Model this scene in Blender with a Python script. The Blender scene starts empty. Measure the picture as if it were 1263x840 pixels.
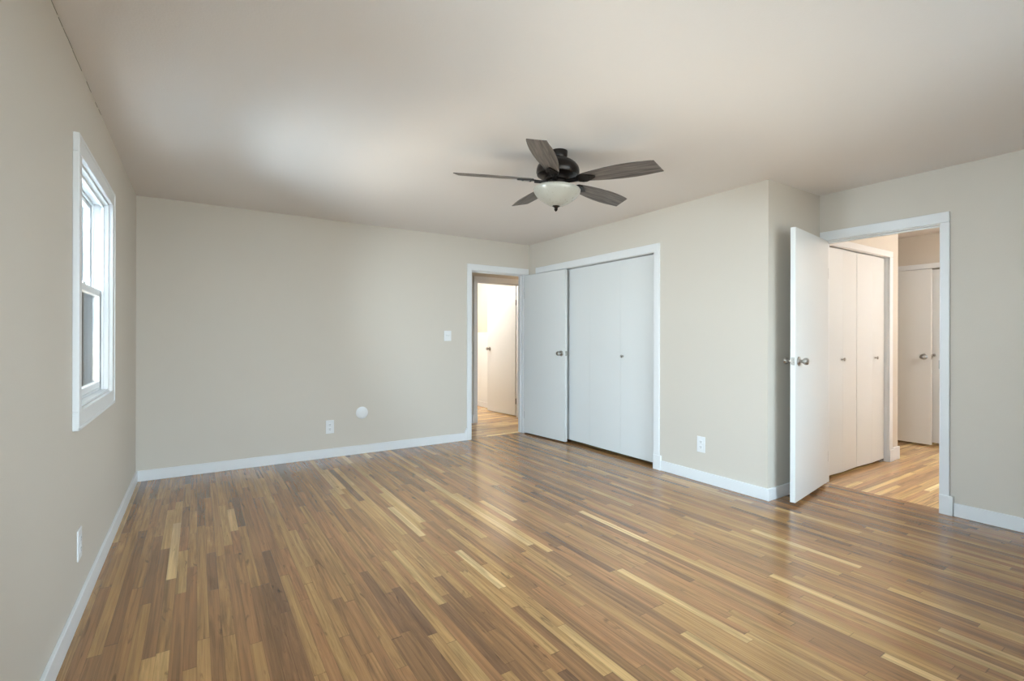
import bpy, bmesh, math, random
from mathutils import Matrix, Vector
random.seed(7)
SC = bpy.context.scene
COL = SC.collection
R = math.radians

# ------------------------------------------------------------------ camera
CAM_H = 1.2345
YAW = 0.5732
cam_d = bpy.data.cameras.new('camera'); cam = bpy.data.objects.new('camera', cam_d); COL.objects.link(cam)
cam_d.sensor_width = 36.0
cam_d.lens = 600.75 / 1263 * 36
cam_d.shift_y = -3.54 / 1263
cam_d.clip_start = 0.02
cam.matrix_world = Matrix.Translation((0, 0, CAM_H)) @ Matrix.Rotation(-YAW, 4, 'Z') @ Matrix.Rotation(R(90), 4, 'X') @ Matrix.Rotation(0.002, 4, 'Z')
SC.camera = cam

# ------------------------------------------------------------------ colour management
SC.view_settings.view_transform = 'Standard'
SC.view_settings.look = 'None'
SC.view_settings.gamma = 1
SC.view_settings.use_curve_mapping = False
SC.view_settings.exposure = 0.88

# ------------------------------------------------------------------ daylight
SKY = 3.4
world = bpy.data.worlds.new('world'); SC.world = world; world.use_nodes = True
wn = world.node_tree; wn.nodes.clear()
wo = wn.nodes.new('ShaderNodeOutputWorld'); wb = wn.nodes.new('ShaderNodeBackground')
tc = wn.nodes.new('ShaderNodeTexCoord'); sx = wn.nodes.new('ShaderNodeSeparateXYZ'); rp = wn.nodes.new('ShaderNodeValToRGB')
wn.links.new(tc.outputs['Generated'], sx.inputs[0]); wn.links.new(sx.outputs['Z'], rp.inputs[0])
rp.color_ramp.elements[0].position = 0.0; rp.color_ramp.elements[0].color = (0.90, 0.95, 1.0, 1)
rp.color_ramp.elements[1].position = 0.6; rp.color_ramp.elements[1].color = (0.62, 0.80, 1.0, 1)
wn.links.new(rp.outputs[0], wb.inputs['Color']); wb.inputs['Strength'].default_value = SKY
wn.links.new(wb.outputs[0], wo.inputs[0])

# ------------------------------------------------------------------ plan (metres)
XL, YB, XC, YA, XD, CH = -0.441, 5.219, 3.640, 2.053, 4.426, 2.44
YR = -0.26
T = 0.11

def area(name, loc, rot, sx_, sy_, power, color, portal=False):
    l = bpy.data.lights.new(name, 'AREA'); l.shape = 'RECTANGLE'; l.size = sx_; l.size_y = sy_
    l.energy = power; l.color = color
    o = bpy.data.objects.new(name, l); COL.objects.link(o); o.location = loc; o.rotation_euler = rot
    if portal: l.cycles.is_portal = True
    return o
# daylight entering the openings: a sky portal plus area lamps standing in outside all three windows
area('portal_left', (-0.66, 3.35, 1.47), (0, R(-90), 0), 1.2, 1.1, 1, (1, 1, 1), True)
# (rotation -90 about Y faces +X; a smaller angle tips the light down like sky, a larger one tips it up like light off sunlit ground)
SKYC, GNDC = (0.66, 0.815, 1.0), (1.0, 0.83, 0.65)
area('daylight_left_sky', (XL - 0.50, 3.15, 1.85), (0, R(-60), R(14)), 0.8, 0.9, 100, SKYC)
area('daylight_left_ground', (XL - 0.50, 3.25, 0.75), (0, R(-120), 0), 0.8, 0.9, 42, GNDC)
area('daylight_near_sky', (XL - 0.50, 0.45, 1.90), (0, R(-55), 0), 0.9, 1.2, 74, SKYC)
area('daylight_near_ground', (XL - 0.50, 0.55, 0.75), (0, R(-120), 0), 0.8, 1.2, 28, GNDC)
area('daylight_rear_sky', (2.4, YR - 1.20, 2.35), (R(62), 0, R(22)), 3.0, 1.3, 330, SKYC)
area('daylight_rear_ground', (1.9, YR - 0.45, 0.80), (R(112), 0, R(12)), 2.2, 0.8, 30, GNDC)

# ------------------------------------------------------------------ materials
def mat(name, col, rough=0.5, metal=0.0, bump=0.0, bscale=60, spec=0.5, coat=0.0):
    m = bpy.data.materials.new(name); m.use_nodes = True; nt = m.node_tree; b = nt.nodes['Principled BSDF']
    b.inputs['Base Color'].default_value = (*col, 1); b.inputs['Roughness'].default_value = rough
    b.inputs['Metallic'].default_value = metal; b.inputs['Specular IOR Level'].default_value = spec
    b.inputs['Coat Weight'].default_value = coat
    n = nt.nodes.new('ShaderNodeTexNoise'); n.inputs['Scale'].default_value = bscale; n.inputs['Detail'].default_value = 4
    t = nt.nodes.new('ShaderNodeTexCoord'); nt.links.new(t.outputs['Object'], n.inputs['Vector'])
    mr = nt.nodes.new('ShaderNodeMapRange'); mr.inputs['To Min'].default_value = rough * 0.92; mr.inputs['To Max'].default_value = min(1, rough * 1.08)
    nt.links.new(n.outputs['Fac'], mr.inputs['Value']); nt.links.new(mr.outputs[0], b.inputs['Roughness'])
    if bump:
        bp = nt.nodes.new('ShaderNodeBump'); bp.inputs['Strength'].default_value = bump; bp.inputs['Distance'].default_value = 0.002
        nt.links.new(n.outputs['Fac'], bp.inputs['Height']); nt.links.new(bp.outputs[0], b.inputs['Normal'])
    return m

M_wall = mat('greige_wall_paint', (0.61, 0.553, 0.480), 0.62, bump=0.25, bscale=140, spec=0.35)
M_ceil = mat('ceiling_paint', (0.77, 0.725, 0.695), 0.85, bump=0.3, bscale=120, spec=0.2)
M_trim = mat('white_trim_paint', (0.74, 0.74, 0.74), 0.38, bscale=40)
M_door = mat('white_door_paint', (0.70, 0.70, 0.685), 0.36, bump=0.05, bscale=30)
M_vinyl = mat('white_vinyl', (0.80, 0.81, 0.82), 0.35)
M_bath = mat('bath_wall_paint', (0.60, 0.55, 0.46), 0.6)
M_tile = mat('white_wainscot', (0.80, 0.80, 0.78), 0.3)
M_nickel = mat('satin_nickel', (0.42, 0.40, 0.37), 0.28, 1.0)
M_darkmetal = mat('dark_hinge_metal', (0.06, 0.05, 0.045), 0.4, 0.8)
M_bronze = mat('oil_rubbed_bronze', (0.018, 0.014, 0.012), 0.32, 0.6)
M_plate = mat('white_plastic_plate', (0.76, 0.76, 0.76), 0.35)
M_slot = mat('dark_slot', (0.05, 0.05, 0.05), 0.6)
M_glassbowl = mat('frosted_glass_bowl', (0.38, 0.36, 0.31), 0.28, coat=0.3)
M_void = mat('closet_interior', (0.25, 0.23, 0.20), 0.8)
M_crack = mat('caulk_crack', (0.16, 0.14, 0.11), 0.9)
M_ground = mat('outside_gravel', (0.28, 0.27, 0.24), 0.95, bump=0.6, bscale=30)
M_leaf = mat('hedge_leaf', (0.05, 0.11, 0.07), 0.6)
M_stem = mat('hedge_stem', (0.08, 0.05, 0.03), 0.9)

def glass():
    m = bpy.data.materials.new('window_glass'); m.use_nodes = True; nt = m.node_tree; nt.nodes.clear()
    o = nt.nodes.new('ShaderNodeOutputMaterial'); mx = nt.nodes.new('ShaderNodeMixShader')
    tr = nt.nodes.new('ShaderNodeBsdfTransparent'); gl = nt.nodes.new('ShaderNodeBsdfGlossy'); fr = nt.nodes.new('ShaderNodeFresnel')
    tr.inputs[0].default_value = (0.90, 0.94, 0.93, 1); gl.inputs['Roughness'].default_value = 0.02; fr.inputs[0].default_value = 1.45
    nt.links.new(fr.outputs[0], mx.inputs[0]); nt.links.new(tr.outputs[0], mx.inputs[1]); nt.links.new(gl.outputs[0], mx.inputs[2])
    nt.links.new(mx.outputs[0], o.inputs[0]); return m
M_glass = glass()

def wood_floor(name, along, tint=(1.0, 1.0, 1.0)):
    """strip oak, planks running along Y (along=1) or X (along=0)"""
    m = bpy.data.materials.new(name); m.use_nodes = True; nt = m.node_tree; N = nt.nodes; L = nt.links
    b = N['Principled BSDF']
    def mth(op, a, c=None, **k):
        n = N.new('ShaderNodeMath'); n.operation = op
        for i, v in enumerate((a, c)):
            if v is None: continue
            if isinstance(v, (int, float)): n.inputs[i].default_value = v
            else: L.new(v, n.inputs[i])
        return n.outputs[0]
    t = N.new('ShaderNodeTexCoord'); s = N.new('ShaderNodeSeparateXYZ'); L.new(t.outputs['Object'], s.inputs[0])
    u = s.outputs['X'] if along else s.outputs['Y']
    v = s.outputs['Y'] if along else s.outputs['X']
    W = 0.0445
    us = mth('DIVIDE', u, W); row = mth('FLOOR', us); uf = mth('FRACT', us)
    wn1 = N.new('ShaderNodeTexWhiteNoise'); wn1.noise_dimensions = '1D'; L.new(row, wn1.inputs['W'])
    ln = mth('ADD', mth('MULTIPLY', wn1.outputs['Value'], 0.75), 0.55)
    wn2 = N.new('ShaderNodeTexWhiteNoise'); wn2.noise_dimensions = '1D'; L.new(mth('ADD', row, 371.3), wn2.inputs['W'])
    vo = mth('ADD', v, mth('MULTIPLY', wn2.outputs['Value'], 9.0))
    # uneven plank lengths: wobble the coordinate
    sn = mth('SINE', mth('MULTIPLY', vo, 2.1)); vo = mth('ADD', vo, mth('MULTIPLY', sn, 0.22))
    vs = mth('DIVIDE', vo, ln); pk = mth('FLOOR', vs); vf = mth('FRACT', vs)
    cb = N.new('ShaderNodeCombineXYZ'); L.new(row, cb.inputs[0]); L.new(pk, cb.inputs[1])
    wn3 = N.new('ShaderNodeTexWhiteNoise'); wn3.noise_dimensions = '3D'; L.new(cb.outputs[0], wn3.inputs['Vector'])
    ramp = N.new('ShaderNodeValToRGB'); cr = ramp.color_ramp; cr.interpolation = 'LINEAR'
    stops = [(0.0, (0.175, 0.084, 0.038)), (0.06, (0.215, 0.102, 0.042)), (0.25, (0.275, 0.134, 0.052)), (0.42, (0.320, 0.148, 0.058)),
             (0.60, (0.330, 0.168, 0.062)), (0.80, (0.375, 0.198, 0.072)), (0.94, (0.460, 0.262, 0.098)), (1.0, (0.60, 0.380, 0.165))]
    cr.elements[0].position = 0; cr.elements[0].color = (*stops[0][1], 1)
    cr.elements[1].position = 1; cr.elements[1].color = (*stops[-1][1], 1)
    for p, c in stops[1:-1]:
        e = cr.elements.new(p); e.color = (*c, 1)
    L.new(wn3.outputs['Value'], ramp.inputs[0])
    # grain
    gv = N.new('ShaderNodeCombineXYZ')
    L.new(mth('MULTIPLY', u, 60.0), gv.inputs[0])
    L.new(mth('MULTIPLY', vo, 2.0), gv.inputs[1]); L.new(mth('MULTIPLY', wn3.outputs['Value'], 50.0), gv.inputs[2])
    g = N.new('ShaderNodeTexNoise'); g.inputs['Scale'].default_value = 1.0; g.inputs['Detail'].default_value = 6; g.inputs['Roughness'].default_value = 0.65
    g.inputs['Distortion'].default_value = 0.6
    L.new(gv.outputs[0], g.inputs['Vector'])
    gm = N.new('ShaderNodeMapRange'); gm.inputs['From Min'].default_value = 0.3; gm.inputs['From Max'].default_value = 0.7
    gm.inputs['To Min'].default_value = 0.58; gm.inputs['To Max'].default_value = 1.38; L.new(g.outputs['Fac'], gm.inputs['Value'])
    # dark knots and mineral streaks
    kv = N.new('ShaderNodeCombineXYZ'); L.new(mth('MULTIPLY', u, 26.0), kv.inputs[0]); L.new(mth('MULTIPLY', vo, 5.0), kv.inputs[1]); L.new(mth('MULTIPLY', wn3.outputs['Value'], 31.0), kv.inputs[2])
    kn = N.new('ShaderNodeTexNoise'); kn.inputs['Scale'].default_value = 1.0; kn.inputs['Detail'].default_value = 3; kn.inputs['Distortion'].default_value = 1.2
    L.new(kv.outputs[0], kn.inputs['Vector'])
    km = N.new('ShaderNodeMapRange'); km.inputs['From Min'].default_value = 0.65; km.inputs['From Max'].default_value = 0.74
    km.inputs['To Min'].default_value = 1.0; km.inputs['To Max'].default_value = 0.52; L.new(kn.outputs['Fac'], km.inputs['Value'])
    # gaps between strips
    ed = mth('MINIMUM', uf, mth('SUBTRACT', 1.0, uf)); g1 = mth('GREATER_THAN', ed, 0.014)
    ev = mth('MINIMUM', vf, mth('SUBTRACT', 1.0, vf)); g2 = mth('GREATER_THAN', ev, 0.0016)
    gap = mth('ADD', mth('MULTIPLY', mth('MULTIPLY', g1, g2), 0.42), 0.58)
    f = mth('MULTIPLY', mth('MULTIPLY', gm.outputs[0], km.outputs[0]), gap)
    mx = N.new('ShaderNodeVectorMath'); mx.operation = 'SCALE'; L.new(ramp.outputs[0], mx.inputs[0]); L.new(f, mx.inputs['Scale'])
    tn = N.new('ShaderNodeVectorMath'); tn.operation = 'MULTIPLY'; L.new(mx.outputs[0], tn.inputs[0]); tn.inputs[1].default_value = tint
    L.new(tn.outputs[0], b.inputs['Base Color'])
    b.inputs['Specular IOR Level'].default_value = 0.6; b.inputs['Coat Weight'].default_value = 0.25; b.inputs['Coat Roughness'].default_value = 0.16
    rr = N.new('ShaderNodeMapRange'); rr.inputs['To Min'].default_value = 0.20; rr.inputs['To Max'].default_value = 0.30; L.new(g.outputs['Fac'], rr.inputs['Value'])
    L.new(rr.outputs[0], b.inputs['Roughness'])
    # slight cupping of each strip + waviness of the finish
    wv = N.new('ShaderNodeTexNoise'); wv.inputs['Scale'].default_value = 9.0; L.new(t.outputs['Object'], wv.inputs['Vector'])
    hs = mth('ADD', mth('MULTIPLY', gap, 0.5), mth('ADD', mth('MULTIPLY', wv.outputs['Fac'], 0.6), mth('MULTIPLY', wn3.outputs['Value'], 0.15)))
    bp = N.new('ShaderNodeBump'); bp.inputs['Strength'].default_value = 0.22; bp.inputs['Distance'].default_value = 0.002
    L.new(hs, bp.inputs['Height']); L.new(bp.outputs[0], b.inputs['Normal'])
    return m
M_floor = wood_floor('oak_strip_floor', 1)
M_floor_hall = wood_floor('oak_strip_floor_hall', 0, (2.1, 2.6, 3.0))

def blade_wood():
    m = bpy.data.materials.new('weathered_blade_wood'); m.use_nodes = True; nt = m.node_tree; N = nt.nodes; L = nt.links
    b = N['Principled BSDF']; t = N.new('ShaderNodeTexCoord'); mp = N.new('ShaderNodeMapping'); mp.inputs['Scale'].default_value = (5, 70, 5)
    L.new(t.outputs['Object'], mp.inputs['Vector'])
    n = N.new('ShaderNodeTexNoise'); n.inputs['Scale'].default_value = 1; n.inputs['Detail'].default_value = 6; n.inputs['Distortion'].default_value = 0.8
    L.new(mp.outputs[0], n.inputs['Vector'])
    r = N.new('ShaderNodeValToRGB'); r.color_ramp.elements[0].position = 0.32; r.color_ramp.elements[0].color = (0.050, 0.040, 0.034, 1)
    r.color_ramp.elements[1].position = 0.68; r.color_ramp.elements[1].color = (0.185, 0.155, 0.135, 1)
    L.new(n.outputs['Fac'], r.inputs[0]); L.new(r.outputs[0], b.inputs['Base Color']); b.inputs['Roughness'].default_value = 0.45
    return m
M_blade = blade_wood()

# ------------------------------------------------------------------ helpers
def box(bm, x0, x1, y0, y1, z0, z1, bev=0.0, M=None):
    vs = bmesh.ops.create_cube(bm, size=1.0)['verts']
    mt = Matrix.Translation(((x0+x1)/2, (y0+y1)/2, (z0+z1)/2)) @ Matrix.Diagonal((abs(x1-x0), abs(y1-y0), abs(z1-z0), 1))
    if M is not None: mt = M @ mt
    bmesh.ops.transform(bm, matrix=mt, verts=vs)
    if bev:
        es = list({e for v in vs for e in v.link_edges})
        bmesh.ops.bevel(bm, geom=es, offset=bev, segments=2, affect='EDGES', profile=0.5)

def lathe(bm, prof, seg=32, M=None, cap=True):
    """prof: list of (r, z) along +Z"""
    rings = []
    for r, z in prof:
        rings.append([bm.verts.new((r*math.cos(2*math.pi*i/seg), r*math.sin(2*math.pi*i/seg), z)) for i in range(seg)])
    fs = []
    for a, b in zip(rings, rings[1:]):
        for i in range(seg):
            fs.append(bm.faces.new((a[i], a[(i+1) % seg], b[(i+1) % seg], b[i])))
    if cap:
        fs.append(bm.faces.new(rings[0][::-1])); fs.append(bm.faces.new(rings[-1]))
    bmesh.ops.recalc_face_normals(bm, faces=fs)
    if M is not None: bmesh.ops.transform(bm, matrix=M, verts=[v for rg in rings for v in rg])

def obj(name, bm, m, parent=None, smooth=False, angle=35):
    me = bpy.data.meshes.new(name); bm.normal_update(); bm.to_mesh(me); bm.free()
    o = bpy.data.objects.new(name, me); COL.objects.link(o); me.materials.append(m)
    if smooth:
        for p in me.polygons: p.use_smooth = True
        me.set_sharp_from_angle(angle=R(angle))
    if parent: o.parent = parent
    return o

def tag(o, label, cat, group=None, kind=None):
    o['label'] = label; o['category'] = cat
    if group: o['group'] = group
    if kind: o['kind'] = kind
    return o

def struct(name, bm, m, label, cat, smooth=False):
    return tag(obj(name, bm, m, None, smooth), label, cat, None, 'structure')

def empty(name, loc, rz=0.0):
    o = bpy.data.objects.new(name, None); COL.objects.link(o); o.location = loc; o.rotation_euler = (0, 0, rz)
    o.empty_display_size = 0.1
    return o

def boxes(lst, bev=0.0):
    bm = bmesh.new()
    for b in lst: box(bm, *b, bev=bev)
    return bm

def wallx(x0, x1, y0, y1, holes, h=CH):
    """wall slab between x0..x1, running y0..y1, holes = (ya, yb, za, zb)"""
    out = []; y = y0
    for a, b, za, zb in sorted(holes):
        if a > y: out.append((x0, x1, y, a, 0, h))
        if za > 0: out.append((x0, x1, a, b, 0, za))
        if zb < h: out.append((x0, x1, a, b, zb, h))
        y = b
    if y < y1: out.append((x0, x1, y, y1, 0, h))
    return out
def wally(y0, y1, x0, x1, holes, h=CH):
    return [(c, d, a, b, e, f) for a, b, c, d, e, f in wallx(y0, y1, x0, x1, holes, h)]

# ------------------------------------------------------------------ structure
HD = 2.05                                   # door opening height
CL0, CL1 = 3.145, 5.000                     # room closet opening (y)
DW0, DW1 = 1.254, 2.046                     # hall doorway (y) in the x = XD wall
BD0, BD1 = 2.782, 3.545                     # back doorway (x)
HC0, HC1 = 4.562, 5.800                     # hall closet opening (x)
XE = 7.100                                  # hall end wall
YB2 = 6.220                                 # wall across the back hall
BT0, BT1 = 3.412, 4.172                     # bathroom doorway (x)
W3 = (-0.05, 1.15, 0.905, 2.040)          # second left window, beside the camera
W1 = (2.790, 3.705, 0.916, 2.016)           # visible window: y0,y1,z0,z1

struct('floor', boxes([(XL - T, XD + 0.085, YR - T, YB + 0.045, -0.05, 0)]), M_floor, 'bedroom floor of narrow glossy oak strips running towards the far wall', 'floor')
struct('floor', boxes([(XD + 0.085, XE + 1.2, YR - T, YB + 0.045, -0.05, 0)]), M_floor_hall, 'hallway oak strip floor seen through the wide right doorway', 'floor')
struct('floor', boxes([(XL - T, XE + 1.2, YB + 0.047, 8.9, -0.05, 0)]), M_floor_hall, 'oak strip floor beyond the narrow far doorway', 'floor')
struct('ceiling', boxes([(XL - T, XE + 1.2, YR - T, 8.9, CH, CH + 0.1)]), M_ceil, 'plain off-white painted ceiling over the bedroom and halls', 'ceiling')

struct('wall_left', boxes(wallx(XL - 0.16, XL, YR - T, YB + T, [W1, W3])), M_wall, 'greige left wall holding the white sash window', 'wall')
bm = bmesh.new()
y = 2.35
for k in range(9):                           # hairline caulk crack along the ceiling joint
    ln = random.uniform(0.06, 0.16); z = CH - random.uniform(0.004, 0.009)
    box(bm, XL - 0.002, XL + 0.0012, y, y + ln, z - 0.0022, z)
    y += ln + random.uniform(0.0, 0.12) * (1 if k > 4 else 0.2)
cr = obj('caulk_crack', bm, M_crack, bpy.data.objects['wall_left'])
cr['label'] = 'dark hairline crack along the ceiling joint'

struct('wall_back', boxes(wally(YB, YB + T, XL, 6.0, [(BD0, BD1, 0, HD)])), M_wall, 'greige far wall with the round blank plate and narrow doorway', 'wall')
struct('wall_right', boxes(wallx(XC, XC + T, YA, YB, [(CL0, CL1, 0, HD)])), M_wall, 'greige right wall around the white bedroom closet doors', 'wall')
struct('wall_alcove', boxes(wally(YA, YA + T, XC + T, 6.04, [(HC0, HC1, 0, HD - 0.005)])), M_wall, 'greige wall stub behind the open door, running on into the hall', 'wall')
struct('wall_doorway', boxes(wallx(XD, XD + T, YR, YA, [(DW0, DW1, 0, HD)])), M_wall, 'greige wall at the right edge with the doorway to the hall', 'wall')
RW = (0.50, 3.10, 0.80, 2.05)
struct('wall_rear', boxes(wally(YR - T, YR, XL, XE + 1.2, [RW])), M_wall, 'greige wall behind the camera with a wide window', 'wall')
struct('wall_hall', boxes([(6.04 - T, 6.04, YA + T, 2.95, 0, CH), (6.04 - T, XE + 0.9, 2.95, 3.06, 0, CH)]), M_wall, 'hallway wall returning behind the hall closet', 'wall')
struct('wall_end', boxes(wallx(XE, XE + T, YR, 2.95, [(1.05, 2.65, 0, HD - 0.01)])), M_wall, 'beige wall at the far end of the hall above the closet', 'wall')
# closet interiors (dark slots under the doors)
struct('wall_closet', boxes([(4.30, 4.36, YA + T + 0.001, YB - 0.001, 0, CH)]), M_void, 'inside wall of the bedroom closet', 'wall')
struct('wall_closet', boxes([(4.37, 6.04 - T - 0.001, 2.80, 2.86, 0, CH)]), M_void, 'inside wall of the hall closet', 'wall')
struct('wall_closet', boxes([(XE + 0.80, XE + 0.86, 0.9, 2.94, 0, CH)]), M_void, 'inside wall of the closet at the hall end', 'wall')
# back hall and bathroom
struct('wall_passage', boxes(wally(YB2, YB2 + T, 1.0, 6.0, [(BT0, BT1, 0, HD)])), M_wall, 'shaded wall across the far hall around the bathroom doorway', 'wall')
struct('wall_passage', boxes([(1.0, 1.1, YB + T, YB2, 0, CH), (5.9, 6.0, YB + T, YB2, 0, CH)]), M_wall, 'end walls of the far hall', 'wall')
struct('wall_bathroom', boxes([(4.30, 4.40, YB2 + T, 8.6, 0, CH), (2.5, 4.30, 8.5, 8.6, 0, CH), (2.4, 2.5, YB2 + T, 8.6, 0, CH)]), M_bath, 'cream bathroom wall above the white wainscot', 'wall')
struct('trim_1', boxes([(4.285, 4.2995, YB2 + T + 0.001, 8.49, 0, 1.30), (4.275, 4.2995, YB2 + T + 0.001, 8.49, 1.30, 1.325), (2.51, 4.28, 8.485, 8.499, 0, 1.30)], 0.003), M_tile, 'white wainscot on the bathroom wall beyond the far doorway', 'wainscot')

# baseboards
BH, BT_ = 0.092, 0.015
def base(name, lst, label): return struct(name, boxes(lst, 0.003), M_trim, label, 'baseboard')
base('baseboard_left', [(XL, XL + BT_, YR, YB - BT_, 0, BH)], 'white baseboard along the left wall under the window')
base('baseboard_back', [(XL, BD0 - 0.061, YB - BT_, YB, 0, BH)], 'white baseboard along the far wall up to the narrow doorway')
base('baseboard_right', [(XC - BT_, XC, YA - BT_, CL0 - 0.081, 0, BH)], 'white baseboard between the closet casing and the wall corner')
base('baseboard_alcove', [(XC + 0.0005, XD, YA - BT_, YA, 0, BH)], 'short white baseboard behind the open right door')
base('baseboard_doorway', [(XD - BT_, XD, YR, DW0 - 0.077, 0, BH)], 'white baseboard right of the hall doorway')
base('baseboard_bathroom', [(4.265, 4.2845, YB2 + T + 0.8, 8.48, 0, 0.09)], 'white baseboard at the foot of the bathroom wall')
base('baseboard_hall', [(HC1 + 0.10, 6.04 + BT_, YA - BT_ , YA, 0, 0.13), (6.04 , 6.04 + BT_, YA, 2.94, 0, 0.13)], 'short white baseboard on the corner past the hall closet')

# casings -------------------------------------------------------
CP = 0.017
def casing_x(name, X, s, y0, y1, top, w, label, left=True, right=True, plinth=(True, True), pw=0.02, ph=0.136, wt=0.075):
    """casing on the face x=X (s=-1: projects to -x); y0 is the near side"""
    bm = bmesh.new()
    a, b = sorted((X, X + s*CP))
    if right: box(bm, a, b, y0 - w, y0, 0, top, bev=0.004)
    if left:  box(bm, a, b, y1, y1 + w, 0, top, bev=0.004)
    box(bm, a, b, y0 - (w if right else 0), y1 + (w if left else 0), top, top + wt, bev=0.004)
    a2, b2 = sorted((X, X + s*(CP + 0.007)))
    if right and plinth[0]: box(bm, a2, b2, y0 - w - pw, y0 + 0.001, 0, ph, bev=0.003)
    if left and plinth[1]:  box(bm, a2, b2, y1 - 0.001, y1 + w + pw, 0, ph, bev=0.003)
    return struct(name, bm, M_trim, label, 'door casing')
def casing_y(name, Y, s, x0, x1, top, wl, wr, label, plinth=(False, False), pw=0.02, ph=0.12, wt=0.075, m=M_trim):
    bm = bmesh.new(); a, b = sorted((Y, Y + s*CP))
    if wl: box(bm, x0 - wl, x0, a, b, 0, top, bev=0.004)
    if wr: box(bm, x1, x1 + wr, a, b, 0, top, bev=0.004)
    box(bm, x0 - wl, x1 + wr, a, b, top, top + wt, bev=0.004)
    a2, b2 = sorted((Y, Y + s*(CP + 0.006)))
    if wl and plinth[0]: box(bm, x0 - wl - pw, x0, a2, b2, 0, ph, bev=0.003)
    if wr and plinth[1]: box(bm, x1, x1 + wr + pw, a2, b2, 0, ph, bev=0.003)
    return struct(name, bm, m, label, 'door casing')

casing_x('trim_2', XC, -1, CL0, CL1, HD, 0.066, 'white casing framing the bedroom closet doors', plinth=(True, False))
casing_x('trim_3', XD, -1, DW0, DW1, HD, 0.053, 'white casing around the wide right doorway to the hall', left=False, plinth=(True, False), pw=0.022)
cy = casing_y('trim_4', YB, -1, BD0, BD1, HD, 0.061, 0.072, 'white casing around the narrow far doorway')
bm = bmesh.new()                            # mitred foot where the baseboard climbs into the casing
for (z0, z1, w) in ((0.0, 0.105, 0.030), (0.105, 0.125, 0.020), (0.125, 0.145, 0.010)):
    box(bm, BD0 - 0.061 - w, BD0 - 0.060, YB - 0.0155, YB, z0, z1)
ft = obj('casing_foot', bm, M_trim, cy)
casing_y('trim_5', YA, -1, HC0, HC1, HD - 0.005, 0.024, 0.075, 'white casing framing the hall closet beyond the right doorway', plinth=(False, True), wt=0.06)
casing_y('trim_6', YB2, -1, BT0, BT1, HD, 0.06, 0.06, 'casing of the bathroom doorway beyond the far doorway', plinth=(True, False), pw=0.025)
casing_x('trim_7', XE, -1, 1.05, 2.65, HD - 0.01, 0.06, 'white casing of the closet at the hall end', plinth=(False, False), wt=0.06)

# jamb linings with stops
def jamb_y(name, x0, x1, Y0, Y1, label, stop=0.045):      # opening in a wall parallel to x
    bm = bmesh.new()
    th = 0.006
    box(bm, x0, x0 + th, Y0, Y1, 0, HD); box(bm, x1 - th, x1, Y0, Y1, 0, HD); box(bm, x0 + th, x1 - th, Y0, Y1, HD - th, HD)
    s0, s1 = Y0 + stop, Y0 + stop + 0.03
    box(bm, x0 + th, x0 + th + 0.010, s0, s1, 0, HD - th, bev=0.002); box(bm, x1 - th - 0.010, x1 - th, s0, s1, 0, HD - th, bev=0.002)
    box(bm, x0 + th, x1 - th, s0, s1, HD - th - 0.010, HD - th, bev=0.002)
    return struct(name, bm, M_trim, label, 'door jamb')
j1 = jamb_y('trim_8', BD0, BD1, YB, YB + T, 'white jamb lining inside the narrow far doorway')
jamb_y('trim_9', BT0, BT1, YB2, YB2 + T, 'white jamb lining inside the bathroom doorway')
bm = bmesh.new(); th = 0.006
box(bm, XD, XD + T, DW0, DW0 + th, 0, HD); box(bm, XD, XD + T, DW1 - th, DW1, 0, HD); box(bm, XD, XD + T, DW0 + th, DW1 - th, HD - th, HD)
box(bm, XD + 0.045, XD + 0.075, DW0 + th, DW0 + th + 0.010, 0, HD - th, bev=0.002); box(bm, XD + 0.045, XD + 0.075, DW1 - th - 0.010, DW1 - th, 0, HD - th, bev=0.002)
box(bm, XD + 0.045, XD + 0.075, DW0 + th, DW1 - th, HD - th - 0.010, HD - th, bev=0.002)
j2 = struct('trim_10', bm, M_trim, 'white jamb lining inside the wide right doorway', 'door jamb')
o = obj('strike_plate', boxes([(XD + 0.008, XD + 0.036, DW0 + th, DW0 + th + 0.002, 0.99, 1.11), (XD - 0.004, XD + 0.010, DW0 + th - 0.001, DW0 + th + 0.003, 1.02, 1.08)], 0.0008), M_nickel, j2); o['label'] = 'metal strike plate on the right jamb'
o = obj('strike_plate', boxes([(BD0 + th, BD0 + th + 0.002, YB + 0.006, YB + 0.034, 1.02, 1.08), (BD0 - 0.001, BD0 + 0.003, YB - 0.019, YB + 0.006, 1.035, 1.065)], 0.0008), M_nickel, j1)
# frames lining the closet openings
struct('trim_11', boxes([(XC, XC + T, CL0, CL0 + 0.004, 0, HD), (XC, XC + T, CL1 - 0.004, CL1, 0, HD), (XC, XC + T, CL0 + 0.004, CL1 - 0.004, HD - 0.004, HD)]), M_trim, 'white lining of the bedroom closet opening', 'door jamb')
struct('trim_12', boxes([(HC0, HC0 + 0.004, YA, YA + T, 0, HD - 0.005), (HC1 - 0.004, HC1, YA, YA + T, 0, HD - 0.005), (HC0 + 0.004, HC1 - 0.004, YA, YA + T, HD - 0.009, HD - 0.005)]), M_trim, 'white lining of the hall closet opening', 'door jamb')

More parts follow.
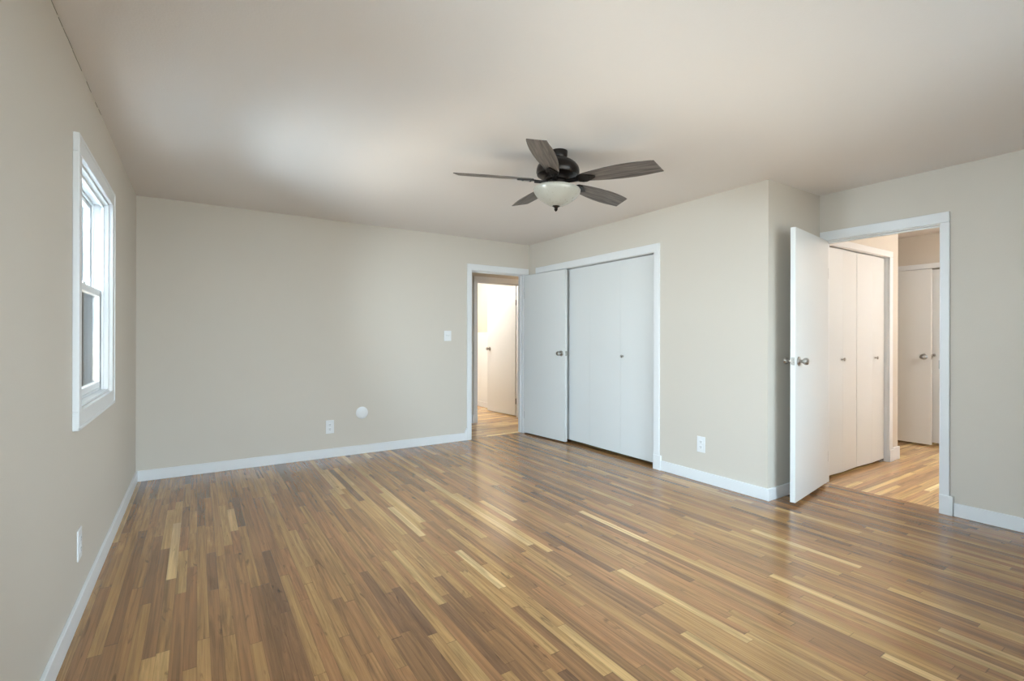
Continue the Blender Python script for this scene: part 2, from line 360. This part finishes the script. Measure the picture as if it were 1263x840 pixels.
# ------------------------------------------------------------------ door furniture
KN = [(0.0335, 0.000), (0.0335, 0.004), (0.031, 0.008), (0.020, 0.010), (0.0125, 0.014), (0.0115, 0.026), (0.0135, 0.030), (0.022, 0.036),
      (0.0262, 0.044), (0.0268, 0.054), (0.0245, 0.062), (0.018, 0.066), (0.004, 0.067)]
SK = [(0.010, 0.0), (0.010, 0.002), (0.006, 0.005), (0.006, 0.012), (0.012, 0.018), (0.0155, 0.023), (0.0145, 0.028), (0.009, 0.031), (0.002, 0.0315)]
def knob_mesh(prof, M):
    bm = bmesh.new(); lathe(bm, prof, 28, M); return bm
TO_MY = Matrix.Rotation(R(90), 4, 'X')      # +Z -> -Y
TO_PY = Matrix.Rotation(R(-90), 4, 'X')
TO_MX = Matrix.Rotation(R(-90), 4, 'Y')

def swing_door(name, hinge, ang, width, label, z0=0.012, z1=2.035, th=0.035, knob_z=1.05, flip=1, hinges=True, bumper=False):
    """leaf in local coords: hinge at the origin, leaf along +X, one face at y=0, thickness towards +y*flip.
    ang = world direction of the leaf"""
    root = empty(name, (hinge[0], hinge[1], 0), ang)
    tag(root, label, 'door', None, 'structure')
    ya, yb = sorted((0, th*flip))
    obj('door_leaf', boxes([(0.004, width, ya, yb, z0, z1)], 0.0018), M_door, root)
    kx = width - 0.065
    obj('door_knob', knob_mesh(KN, Matrix.Translation((kx, ya, knob_z)) @ TO_MY), M_nickel, root, True)
    obj('door_knob', knob_mesh(KN, Matrix.Translation((kx, yb, knob_z)) @ TO_PY), M_nickel, root, True)
    ym = (ya + yb)/2
    lt = bmesh.new()
    box(lt, width - 0.001, width + 0.0012, ym - 0.0125, ym + 0.0125, knob_z - 0.029, knob_z + 0.029, bev=0.0006)
    box(lt, width, width + 0.010, ym - 0.007, ym + 0.007, knob_z - 0.010, knob_z + 0.010, bev=0.002)
    obj('latch_plate', lt, M_nickel, root)
    if hinges:
        for hz in (0.24, 1.78):
            hb = bmesh.new()
            lathe(hb, [(0.008, hz - 0.045), (0.008, hz + 0.045)], 12, Matrix.Translation((-0.004, yb + 0.004 if flip > 0 else ya - 0.004, 0)))
            box(hb, -0.002, 0.0045, ya + 0.003, yb - 0.001, hz - 0.044, hz + 0.044)
            obj('hinge', hb, M_darkmetal, root)
    if bumper:
        o = obj('door_bumper', knob_mesh([(0.007, 0), (0.007, 0.004), (0.005, 0.009), (0.001, 0.010)], Matrix.Translation((0.06, ya, 0.20)) @ TO_MY), M_plate, root, True)
        o['label'] = 'small white bumper dot near the bottom corner'
    return root

# far doorway leaf, folded back almost against the closet: faces -x
swing_door('door_1', (BD1 - 0.004, YB - 0.020), R(-90 + 5.2), 0.755, 'white flush door folded back from the narrow far doorway over the closet', flip=1, z0=0.016)
# hall doorway leaf, standing almost parallel to the alcove wall
swing_door('door_2', (XD + 0.036, DW1 - 0.046), R(180 + 9.5), 0.800, 'white flush door standing open at the wide right doorway', flip=-1, z0=0.028, z1=2.05, bumper=False, knob_z=1.065)

# ------------------------------------------------------------------ bifold doors
def bifold(name, axis, base_c, edges, fold, knob_at, z0, z1, label, face, brackets=()):
    """axis 'y': panels in plane x=face, spanning y edges; axis 'x': panels in plane y=face, spanning x edges.
    edges = [e0, e1, e2]; fold = outward push of the middle edge (towards the viewer side = negative normal)"""
    e0, e1, e2 = edges
    root = empty(name, ((face, (e0+e2)/2, 0) if axis == 'y' else ((e0+e2)/2, face, 0)))
    tag(root, label, 'closet door', None, 'structure')
    ox, oy = root.location.x, root.location.y
    for a, b, fa, fb in ((e0, e1, 0.0, fold), (e1, e2, fold, 0.0)):
        L = math.hypot(b - a, fb - fa)
        an = math.atan2(fb - fa, b - a)
        bm = bmesh.new()
        if axis == 'y':
            M = Matrix.Translation((face - fa - ox, a - oy, 0)) @ Matrix.Rotation(R(90) + an, 4, 'Z')   # local x -> +y, local y -> -x
            box(bm, 0.0004, L - 0.0004, -0.030, 0.0, z0, z1, bev=0.0005, M=M)
        else:
            M = Matrix.Translation((a - ox, face - fa - oy, 0)) @ Matrix.Rotation(-an, 4, 'Z')
            box(bm, 0.0004, L - 0.0004, 0.0, 0.030, z0, z1, bev=0.0005, M=M)
        pn = obj('door_panel', bm, M_door, root)
        if a <= knob_at < b:
            t = (knob_at - a)/(b - a); f = fa + (fb - fa)*t
            if axis == 'y': KM = Matrix.Translation((face - f - ox, knob_at - oy, 1.045)) @ TO_MX
            else: KM = Matrix.Translation((knob_at - ox, face - f - oy, 1.045)) @ TO_MY
            obj('door_knob', knob_mesh(SK, KM), M_nickel, pn, True)
    for p in brackets:                                      # pivot bracket and pin on the floor
        bm = bmesh.new()
        if axis == 'y':
            box(bm, face + 0.002 - ox, face + 0.028 - ox, p - 0.05 - oy, p + 0.005 - oy, 0.0, 0.004)
            lathe(bm, [(0.004, 0.003), (0.004, z0 + 0.01)], 10, Matrix.Translation((face + 0.015 - ox, p - 0.02 - oy, 0)))
            lathe(bm, [(0.008, 0.004), (0.008, 0.014)], 10, Matrix.Translation((face + 0.015 - ox, p - 0.02 - oy, 0)))
        else:
            box(bm, p - 0.06 - ox, p + 0.0 - ox, face + 0.002 - oy, face + 0.028 - oy, 0.0, 0.004)
            box(bm, p - 0.004 - ox, p - ox, face + 0.002 - oy, face + 0.028 - oy, 0.0, 0.03)
            lathe(bm, [(0.004, 0.003), (0.004, z0 + 0.01)], 10, Matrix.Translation((p - 0.03 - ox, face + 0.015 - oy, 0)))
            lathe(bm, [(0.009, 0.004), (0.009, 0.015)], 10, Matrix.Translation((p - 0.03 - ox, face + 0.015 - oy, 0)))
        o = obj('pivot_bracket', bm, M_nickel, root); o['label'] = 'small metal pivot bracket on the floor'
    return root
FX = XC + 0.050
bifold('door_3', 'y', 0, (CL0 + 0.010, 3.630, 4.112), 0.004, 3.600, 0.034, HD - 0.011, 'right pair of white folding closet doors with the visible small knob', FX, brackets=(CL0 + 0.035,))
bifold('door_4', 'y', 0, (4.116, 4.555, CL1 - 0.008), 0.004, 4.590, 0.034, HD - 0.009, 'left pair of white folding closet doors, half hidden by the folded door', FX + 0.004)
FY = YA + 0.030
bifold('door_5', 'x', 0, (HC0 + 0.008, 4.888, 5.188), 0.012, 4.868, 0.030, HD - 0.016, 'left pair of hall closet folding doors, beside the open right door', FY)
bifold('door_6', 'x', 0, (5.192, 5.494, HC1 - 0.010), 0.012, 5.556, 0.030, HD - 0.016, 'right pair of hall closet folding doors, nearer the hall corner', FY, brackets=(HC1 - 0.008,))
bifold('door_7', 'y', 0, (1.460, 1.86, 2.26), 0.004, 2.068, 0.034, HD - 0.022, 'folding closet door at the hall end, partly behind a doorway leaf', XE + 0.03)
bifold('door_8', 'y', 0, (2.264, 2.45, 2.642), 0.004, 2.30, 0.034, HD - 0.022, 'folding closet door at the hall end, hidden behind a leaf', XE + 0.03)
# leaf folded back at the hall end
swing_door('door_9', (7.004, 2.835), R(-90 + 1.0), 0.765, 'white door leaf at the hall end with a round knob', flip=1, knob_z=1.025, hinges=False, z0=0.022, z1=2.03)
# bathroom leaf, swung into the bathroom
swing_door('door_10', (BT1 - 0.005, YB2 + T + 0.022), R(90 + 5.5), 0.755, 'bright white bathroom door seen through the narrow far doorway', flip=-1, hinges=True, z0=0.016)

# ------------------------------------------------------------------ window on the left wall
def window_left(name, W, label):
    y0, y1, z0, z1 = W
    root = empty(name, (XL, (y0+y1)/2, z0)); tag(root, label, 'window', None, 'structure')
    def P(name, lst, m, bev=0.003, parent=root):
        bm = bmesh.new()
        for b in lst: box(bm, *b, bev=bev)
        bmesh.ops.translate(bm, vec=(-XL, -(y0+y1)/2, -z0), verts=bm.verts)
        return obj(name, bm, m, parent)
    w = 0.080; c = 0.019
    P('window_casing', [(XL, XL + c, y0 - w, y0, z0, z1), (XL, XL + c, y1, y1 + w, z0, z1), (XL, XL + c, y0 - w, y1 + w, z1, z1 + w), (XL, XL + c, y0 - w, y1 + w, z0 - w, z0),
                        (XL + c - 0.003, XL + c + 0.004, y0 - w, y0 - w + 0.014, z0 - w, z1 + w), (XL + c - 0.003, XL + c + 0.004, y1 + w - 0.014, y1 + w, z0 - w, z1 + w),
                        (XL + c - 0.003, XL + c + 0.004, y0 - w, y1 + w, z1 + w - 0.014, z1 + w), (XL + c - 0.003, XL + c + 0.004, y0 - w, y1 + w, z0 - w, z0 - w + 0.014)], M_trim, 0.003)
    a = 0.012
    X0, X1 = XL - 0.16, XL
    # vinyl frame with tracks
    fr = [(X0, X1, y0, y0 + a, z0, z1), (X0, X1, y1 - a, y1, z0, z1), (X0, X1, y0 + a, y1 - a, z1 - a, z1), (X0, X1, y0 + a, y1 - a, z0, z0 + a)]
    for (xa, xb, d) in ((XL - 0.032, XL - 0.020, 0.016), (XL - 0.075, XL - 0.065, 0.014), (XL - 0.145, XL - 0.120, 0.022)):
        fr += [(xa, xb, y0 + a, y0 + a + d, z0 + a, z1 - a), (xa, xb, y1 - a - d, y1 - a, z0 + a, z1 - a), (xa, xb, y0 + a, y1 - a, z1 - a - d, z1 - a)]
    fr += [(X0 + 0.03, XL - 0.035, y0 + a, y1 - a, z0 + a, z0 + a + 0.014)]
    P('window_frame', fr, M_vinyl, 0.002)
    zm = 1.503
    def sash(xa, xb, za, zb, name, st, rb, rt):
        ya, yb = y0 + a + 0.004, y1 - a - 0.004
        s = P(name, [(xa, xb, ya, ya + st, za, zb), (xa, xb, yb - st, yb, za, zb), (xa, xb, ya + st, yb - st, za, za + rb), (xa, xb, ya + st, yb - st, zb - rt, zb)], M_vinyl, 0.003)
        xm = (xa + xb)/2
        bm = bmesh.new(); box(bm, xm - 0.002, xm + 0.002, ya + st - 0.003, yb - st + 0.003, za + rb - 0.003, zb - rt + 0.003)
        bmesh.ops.translate(bm, vec=(-XL, -(y0+y1)/2, -z0), verts=bm.verts)
        obj('window_pane', bm, M_glass, s)
        return s
    sash(XL - 0.063, XL - 0.035, z0 + a + 0.015, zm, 'lower_sash', 0.034, 0.034, 0.036)
    up = sash(XL - 0.106, XL - 0.078, zm - 0.034, z1 - a - 0.002, 'upper_sash', 0.034, 0.034, 0.036)
    bm = bmesh.new(); box(bm, XL - 0.070, XL - 0.040, (y0+y1)/2 - 0.03, (y0+y1)/2 + 0.03, zm, zm + 0.012, bev=0.003)
    bmesh.ops.translate(bm, vec=(-XL, -(y0+y1)/2, -z0), verts=bm.verts)
    obj('sash_lock', bm, M_vinyl, root)
window_left('window_1', W1, 'tall white double-hung window on the left wall')
window_left('window_3', W3, 'white double-hung window beside the camera, outside the photo')

# wide window behind the camera
def window_rear():
    x0, x1, z0, z1 = RW
    root = empty('window_2', ((x0+x1)/2, YR, z0)); tag(root, 'wide white window in the wall behind the camera', 'window', None, 'structure')
    def P(name, lst, m, bev=0.003):
        bm = bmesh.new()
        for b in lst: box(bm, *b, bev=bev)
        bmesh.ops.translate(bm, vec=(-(x0+x1)/2, -YR, -z0), verts=bm.verts)
        return obj(name, bm, m, root)
    w = 0.08
    P('window_casing', [(x0 - w, x0, YR, YR + 0.018, z0 - w, z1 + w), (x1, x1 + w, YR, YR + 0.018, z0 - w, z1 + w), (x0, x1, YR, YR + 0.018, z1, z1 + w), (x0, x1, YR, YR + 0.018, z0 - w, z0)], M_trim)
    f = 0.04; xm = (x0+x1)/2
    P('window_frame', [(x0, x0 + f, YR - T, YR, z0, z1), (x1 - f, x1, YR - T, YR, z0, z1), (x0 + f, x1 - f, YR - T, YR, z0, z0 + f), (x0 + f, x1 - f, YR - T, YR, z1 - f, z1), (xm - 0.03, xm + 0.03, YR - 0.08, YR - 0.04, z0 + f, z1 - f)], M_vinyl)
    P('window_pane', [(x0 + f - 0.003, xm - 0.027, YR - 0.062, YR - 0.058, z0 + f - 0.003, z1 - f + 0.003)], M_glass, 0)
    P('window_pane', [(xm + 0.027, x1 - f + 0.003, YR - 0.062, YR - 0.058, z0 + f - 0.003, z1 - f + 0.003)], M_glass, 0)
window_rear()

# ------------------------------------------------------------------ ceiling fan
def blade_outline():
    # (r, +y side, -y side)
    return [(0.165, 0.036, 0.036), (0.20, 0.045, 0.045), (0.26, 0.056, 0.056), (0.34, 0.067, 0.067), (0.42, 0.074, 0.074), (0.50, 0.075, 0.075), (0.57, 0.071, 0.071), (0.625, 0.064, 0.064), (0.655, 0.060, 0.060)]
def ceiling_fan():
    cx_, cy_ = 1.964, 2.487
    root = empty('ceiling_fan', (cx_, cy_, CH))
    tag(root, 'dark bronze ceiling fan with five grey-brown wooden blades and a frosted bowl light', 'ceiling fan')
    fw = Vector((math.sin(YAW), math.cos(YAW), 0))
    tilt = Matrix.Rotation(R(2.8), 4, fw)          # the fan hangs very slightly out of level
    root.rotation_euler = tilt.to_euler()
    def Lz(prof, seg=48):
        bm = bmesh.new(); lathe(bm, prof, seg); return bm
    # local z: 0 = ceiling
    obj('canopy', Lz([(0.056, 0.004), (0.056, -0.028), (0.052, -0.048), (0.044, -0.056), (0.030, -0.060)]), M_bronze, root, True)
    obj('motor_housing', Lz([(0.030, -0.052), (0.066, -0.055), (0.094, -0.064), (0.117, -0.080), (0.133, -0.100), (0.139, -0.120), (0.140, -0.142), (0.134, -0.150), (0.134, -0.158), (0.110, -0.168), (0.060, -0.172)]), M_bronze, root, True, 60)
    obj('rotor_hub', Lz([(0.055, -0.165), (0.078, -0.168), (0.078, -0.190), (0.060, -0.194)]), M_bronze, root, True)
    obj('switch_housing', Lz([(0.055, -0.190), (0.062, -0.196), (0.062, -0.232), (0.085, -0.240), (0.112, -0.243), (0.112, -0.248), (0.03, -0.250)]), M_bronze, root, True)
    # frosted bowl: closed shell
    out = [(0.148, -0.243), (0.153, -0.250), (0.1515, -0.260), (0.145, -0.274), (0.131, -0.293), (0.110, -0.312), (0.082, -0.331), (0.052, -0.346), (0.028, -0.353), (0.012, -0.355)]
    inn = [(r*0.965, z + 0.004) for r, z in out[::-1]]
    bm = bmesh.new(); lathe(bm, out + inn, 56, cap=False)
    bl = obj('light_bowl', bm, M_glassbowl, root, True, 80); bl['label'] = 'off-white frosted glass bowl shade'
    obj('finial', Lz([(0.010, -0.345), (0.024, -0.350), (0.025, -0.356), (0.014, -0.362), (0.010, -0.368), (0.012, -0.374), (0.009, -0.382), (0.004, -0.387), (0.001, -0.390)], 24), M_bronze, root, True)
    # blades
    zb = -0.190
    ol = blade_outline()
    def blade_bm():
        bm = bmesh.new(); th = 0.0055
        pts = []
        n = len(ol)
        plus = [(r + (0.014 if i == n-1 else 0), wp) for i, (r, wp, wm) in enumerate(ol)]
        minus = [(r - (0.012 if i == n-1 else 0), -wm) for i, (r, wp, wm) in enumerate(ol)]
        # rounded root
        loop = plus + minus[::-1] + [(0.156, -0.022), (0.152, 0.0), (0.156, 0.022)]
        vt = [bm.verts.new((x, y, th/2)) for x, y in loop]; vb = [bm.verts.new((x, y, -th/2)) for x, y in loop]
        bm.faces.new(vt); bm.faces.new(vb[::-1])
        k = len(loop)
        for i in range(k): bm.faces.new((vt[i], vb[i], vb[(i+1) % k], vt[(i+1) % k]))
        bmesh.ops.recalc_face_normals(bm, faces=bm.faces)
        return bm
    def iron_bm():
        bm = bmesh.new()
        # arm from the hub, swelling into a scrolled paddle that carries the blade
        pl = [(0.060, 0.016), (0.085, 0.013), (0.110, 0.012), (0.135, 0.018), (0.150, 0.030), (0.170, 0.040), (0.195, 0.040), (0.220, 0.030), (0.245, 0.016), (0.262, 0.004)]
        for z0, z1 in ((-0.0115, -0.0032),):
            loop = [(x, w) for x, w in pl] + [(x, -w) for x, w in pl[::-1]]
            vt = [bm.verts.new((x, y, z1)) for x, y in loop]; vb = [bm.verts.new((x, y, z0)) for x, y in loop]
            bm.faces.new(vt); bm.faces.new(vb[::-1]); k = len(loop)
            for i in range(k): bm.faces.new((vt[i], vb[i], vb[(i+1) % k], vt[(i+1) % k]))
        box(bm, 0.055, 0.15, -0.008, 0.008, -0.022, -0.004, bev=0.003)
        for sx_, sy_ in ((0.175, 0.024), (0.175, -0.024), (0.225, 0.0)):
            lathe(bm, [(0.006, -0.015), (0.006, -0.011)], 10, Matrix.Translation((sx_, sy_, 0)))
        bmesh.ops.recalc_face_normals(bm, faces=bm.faces)
        return bm
    bme = iro = None
    az0 = 6.23
    for k in range(5):
        M = Matrix.Rotation(R(az0 + 72*k), 4, 'Z') @ Matrix.Translation((0, 0, zb)) @ Matrix.Rotation(R(-13), 4, 'X')
        if bme is None:
            b = obj('blade', blade_bm(), M_blade, root); i = obj('blade_iron', iron_bm(), M_bronze, b); bme, iro = b, i
            bv = b.modifiers.new('bevel', 'BEVEL'); bv.width = 0.0015; bv.segments = 2; bv.limit_method = 'ANGLE'
        else:
            b = bme.copy(); COL.objects.link(b); b.parent = root
            i = iro.copy(); COL.objects.link(i); i.parent = b
        b.matrix_local = M
ceiling_fan()

# ------------------------------------------------------------------ plates
def wall_plate(name, loc, rz, w, h, kind, label, cat):
    """local: plate in the XZ plane, facing -Y"""
    root = empty(name, loc, rz); tag(root, label, cat)
    obj('cover_plate', boxes([(-w/2, w/2, -0.006, 0.0, -h/2, h/2)], 0.002), M_plate, root)
    if kind == 'duplex':
        for s in (-1, 1):
            zc = s*0.021*h/0.125
            bm = bmesh.new(); box(bm, -0.017, 0.017, -0.0085, -0.0055, zc - 0.0145, zc + 0.0145, bev=0.002)
            rc = obj('receptacle', bm, M_plate, root)
            bm = bmesh.new()
            box(bm, -0.0075, -0.005, -0.0088, -0.008, zc - 0.001, zc + 0.008); box(bm, 0.005, 0.0075, -0.0088, -0.008, zc - 0.001, zc + 0.008)
            box(bm, -0.0025, 0.0025, -0.0088, -0.008, zc - 0.010, zc - 0.005)
            obj('slot', bm, M_slot, rc)
        bm = bmesh.new(); lathe(bm, [(0.003, 0.005), (0.003, 0.0075)], 10, TO_MY); obj('screw', bm, M_plate, root)
    elif kind == 'switch':
        for sx_ in (-0.0175, 0.0175):
            bm = bmesh.new(); box(bm, sx_ - 0.005, sx_ + 0.005, -0.0075, -0.0055, -0.012, 0.012, bev=0.0008)
            box(bm, sx_ - 0.0035, sx_ + 0.0035, -0.017, -0.006, 0.000, 0.009, bev=0.001)
            obj('toggle', bm, M_plate, root)
    return root
wall_plate('wall_outlet', (1.143, YB, 0.314), 0, 0.080, 0.135, 'duplex', 'white outlet on the far wall, lower left of the round plate', 'outlet')
wall_plate('wall_outlet', (XC, 2.635, 0.320), R(-90), 0.080, 0.135, 'duplex', 'white outlet right of the bedroom closet, low on the wall', 'outlet')
wall_plate('wall_outlet', (XL, 2.850, 0.318), R(90), 0.080, 0.135, 'duplex', 'white outlet on the left wall, seen nearly edge-on', 'outlet')
wall_plate('light_switch', (2.467, YB, 1.254), 0, 0.092, 0.120, 'switch', 'white two-toggle light switch left of the narrow far doorway', 'light switch')
bm = bmesh.new(); lathe(bm, [(0.064, 0.0), (0.064, 0.003), (0.058, 0.006), (0.010, 0.0075)], 48, Matrix.Translation((1.470, YB, 0.433)) @ TO_MY)
tag(obj('round_wall_plate', bm, M_plate, None, True), 'round white blank plate on the far wall above the baseboard', 'wall plate')

# ------------------------------------------------------------------ lamps of the halls (hidden round the corners; the far hall one is added)
def hall_lamp(x, y, power, color, label, r=0.15):
    root = empty('ceiling_lamp', (x, y, CH)); tag(root, label, 'ceiling lamp')
    bm = bmesh.new(); lathe(bm, [(r, 0.0), (r, -0.02), (r*0.9, -0.03)], 32); obj('lamp_base', bm, M_nickel, root, True)
    m = bpy.data.materials.new('lit_lamp_glass'); m.use_nodes = True; b = m.node_tree.nodes['Principled BSDF']
    b.inputs['Base Color'].default_value = (0.9, 0.88, 0.8, 1); b.inputs['Emission Color'].default_value = (*color, 1); b.inputs['Emission Strength'].default_value = 6
    bm = bmesh.new(); lathe(bm, [(r*0.9, -0.028), (r*0.85, -0.055), (r*0.6, -0.08), (r*0.2, -0.092), (0.002, -0.094)], 32); obj('lamp_shade', bm, m, root, True)
    l = bpy.data.lights.new('lamp_light', 'POINT'); l.energy = power; l.color = color; l.shadow_soft_size = 0.14
    o = bpy.data.objects.new('lamp_light', l); COL.objects.link(o); o.location = (x, y, CH - 0.28)
hall_lamp(6.05, 0.45, 33, (1.0, 0.97, 0.92), 'lit round ceiling lamp in the hall, out of sight past the right doorway')
hall_lamp(4.95, 5.78, 5, (1.0, 0.86, 0.68), 'added round lamp warming the far hall, out of sight past the narrow doorway')  # unseen lamp added to warm and brighten the far hall
hall_lamp(3.15, 7.35, 34, (1.0, 1.0, 0.99), 'lit round ceiling lamp in the bathroom, out of sight past the far doorway')

# ------------------------------------------------------------------ outside the left window
struct('ground', boxes([(-14, XL - 0.16, -4, 20, -0.45, -0.35)]), M_ground, 'ground outside the left window', 'ground')
hd = empty('hedge', (-2.6, 10.5, -0.35)); tag(hd, 'dark green hedge outside the left window', 'hedge')
bm = bmesh.new()
for i in range(60):
    x, y = random.uniform(-2.2, 2.2), random.uniform(-1.0, 1.0)
    lathe(bm, [(0.02, 0), (0.008, 2.1)], 6, Matrix.Translation((x, y, 0)))
obj('stems', bm, M_stem, hd)
bm = bmesh.new()
for i in range(11000):
    x, y = random.uniform(-2.6, 2.6), random.uniform(-1.3, 1.3)
    z = 0.02 + 2.35*random.random() + 0.12*math.sin(x*3)
    c = Vector((x, y, z)); s = random.uniform(0.05, 0.10)
    q = Matrix.Rotation(random.uniform(0, 6.28), 3, 'Z') @ Matrix.Rotation(random.uniform(-1.2, 1.2), 3, 'X')
    bm.faces.new([bm.verts.new(c + q @ Vector(p)) for p in ((-s*0.4, 0, 0), (0, -s, 0), (s*0.4, 0, 0), (0, s, 0.01))])
fo = obj('foliage', bm, M_leaf, hd)
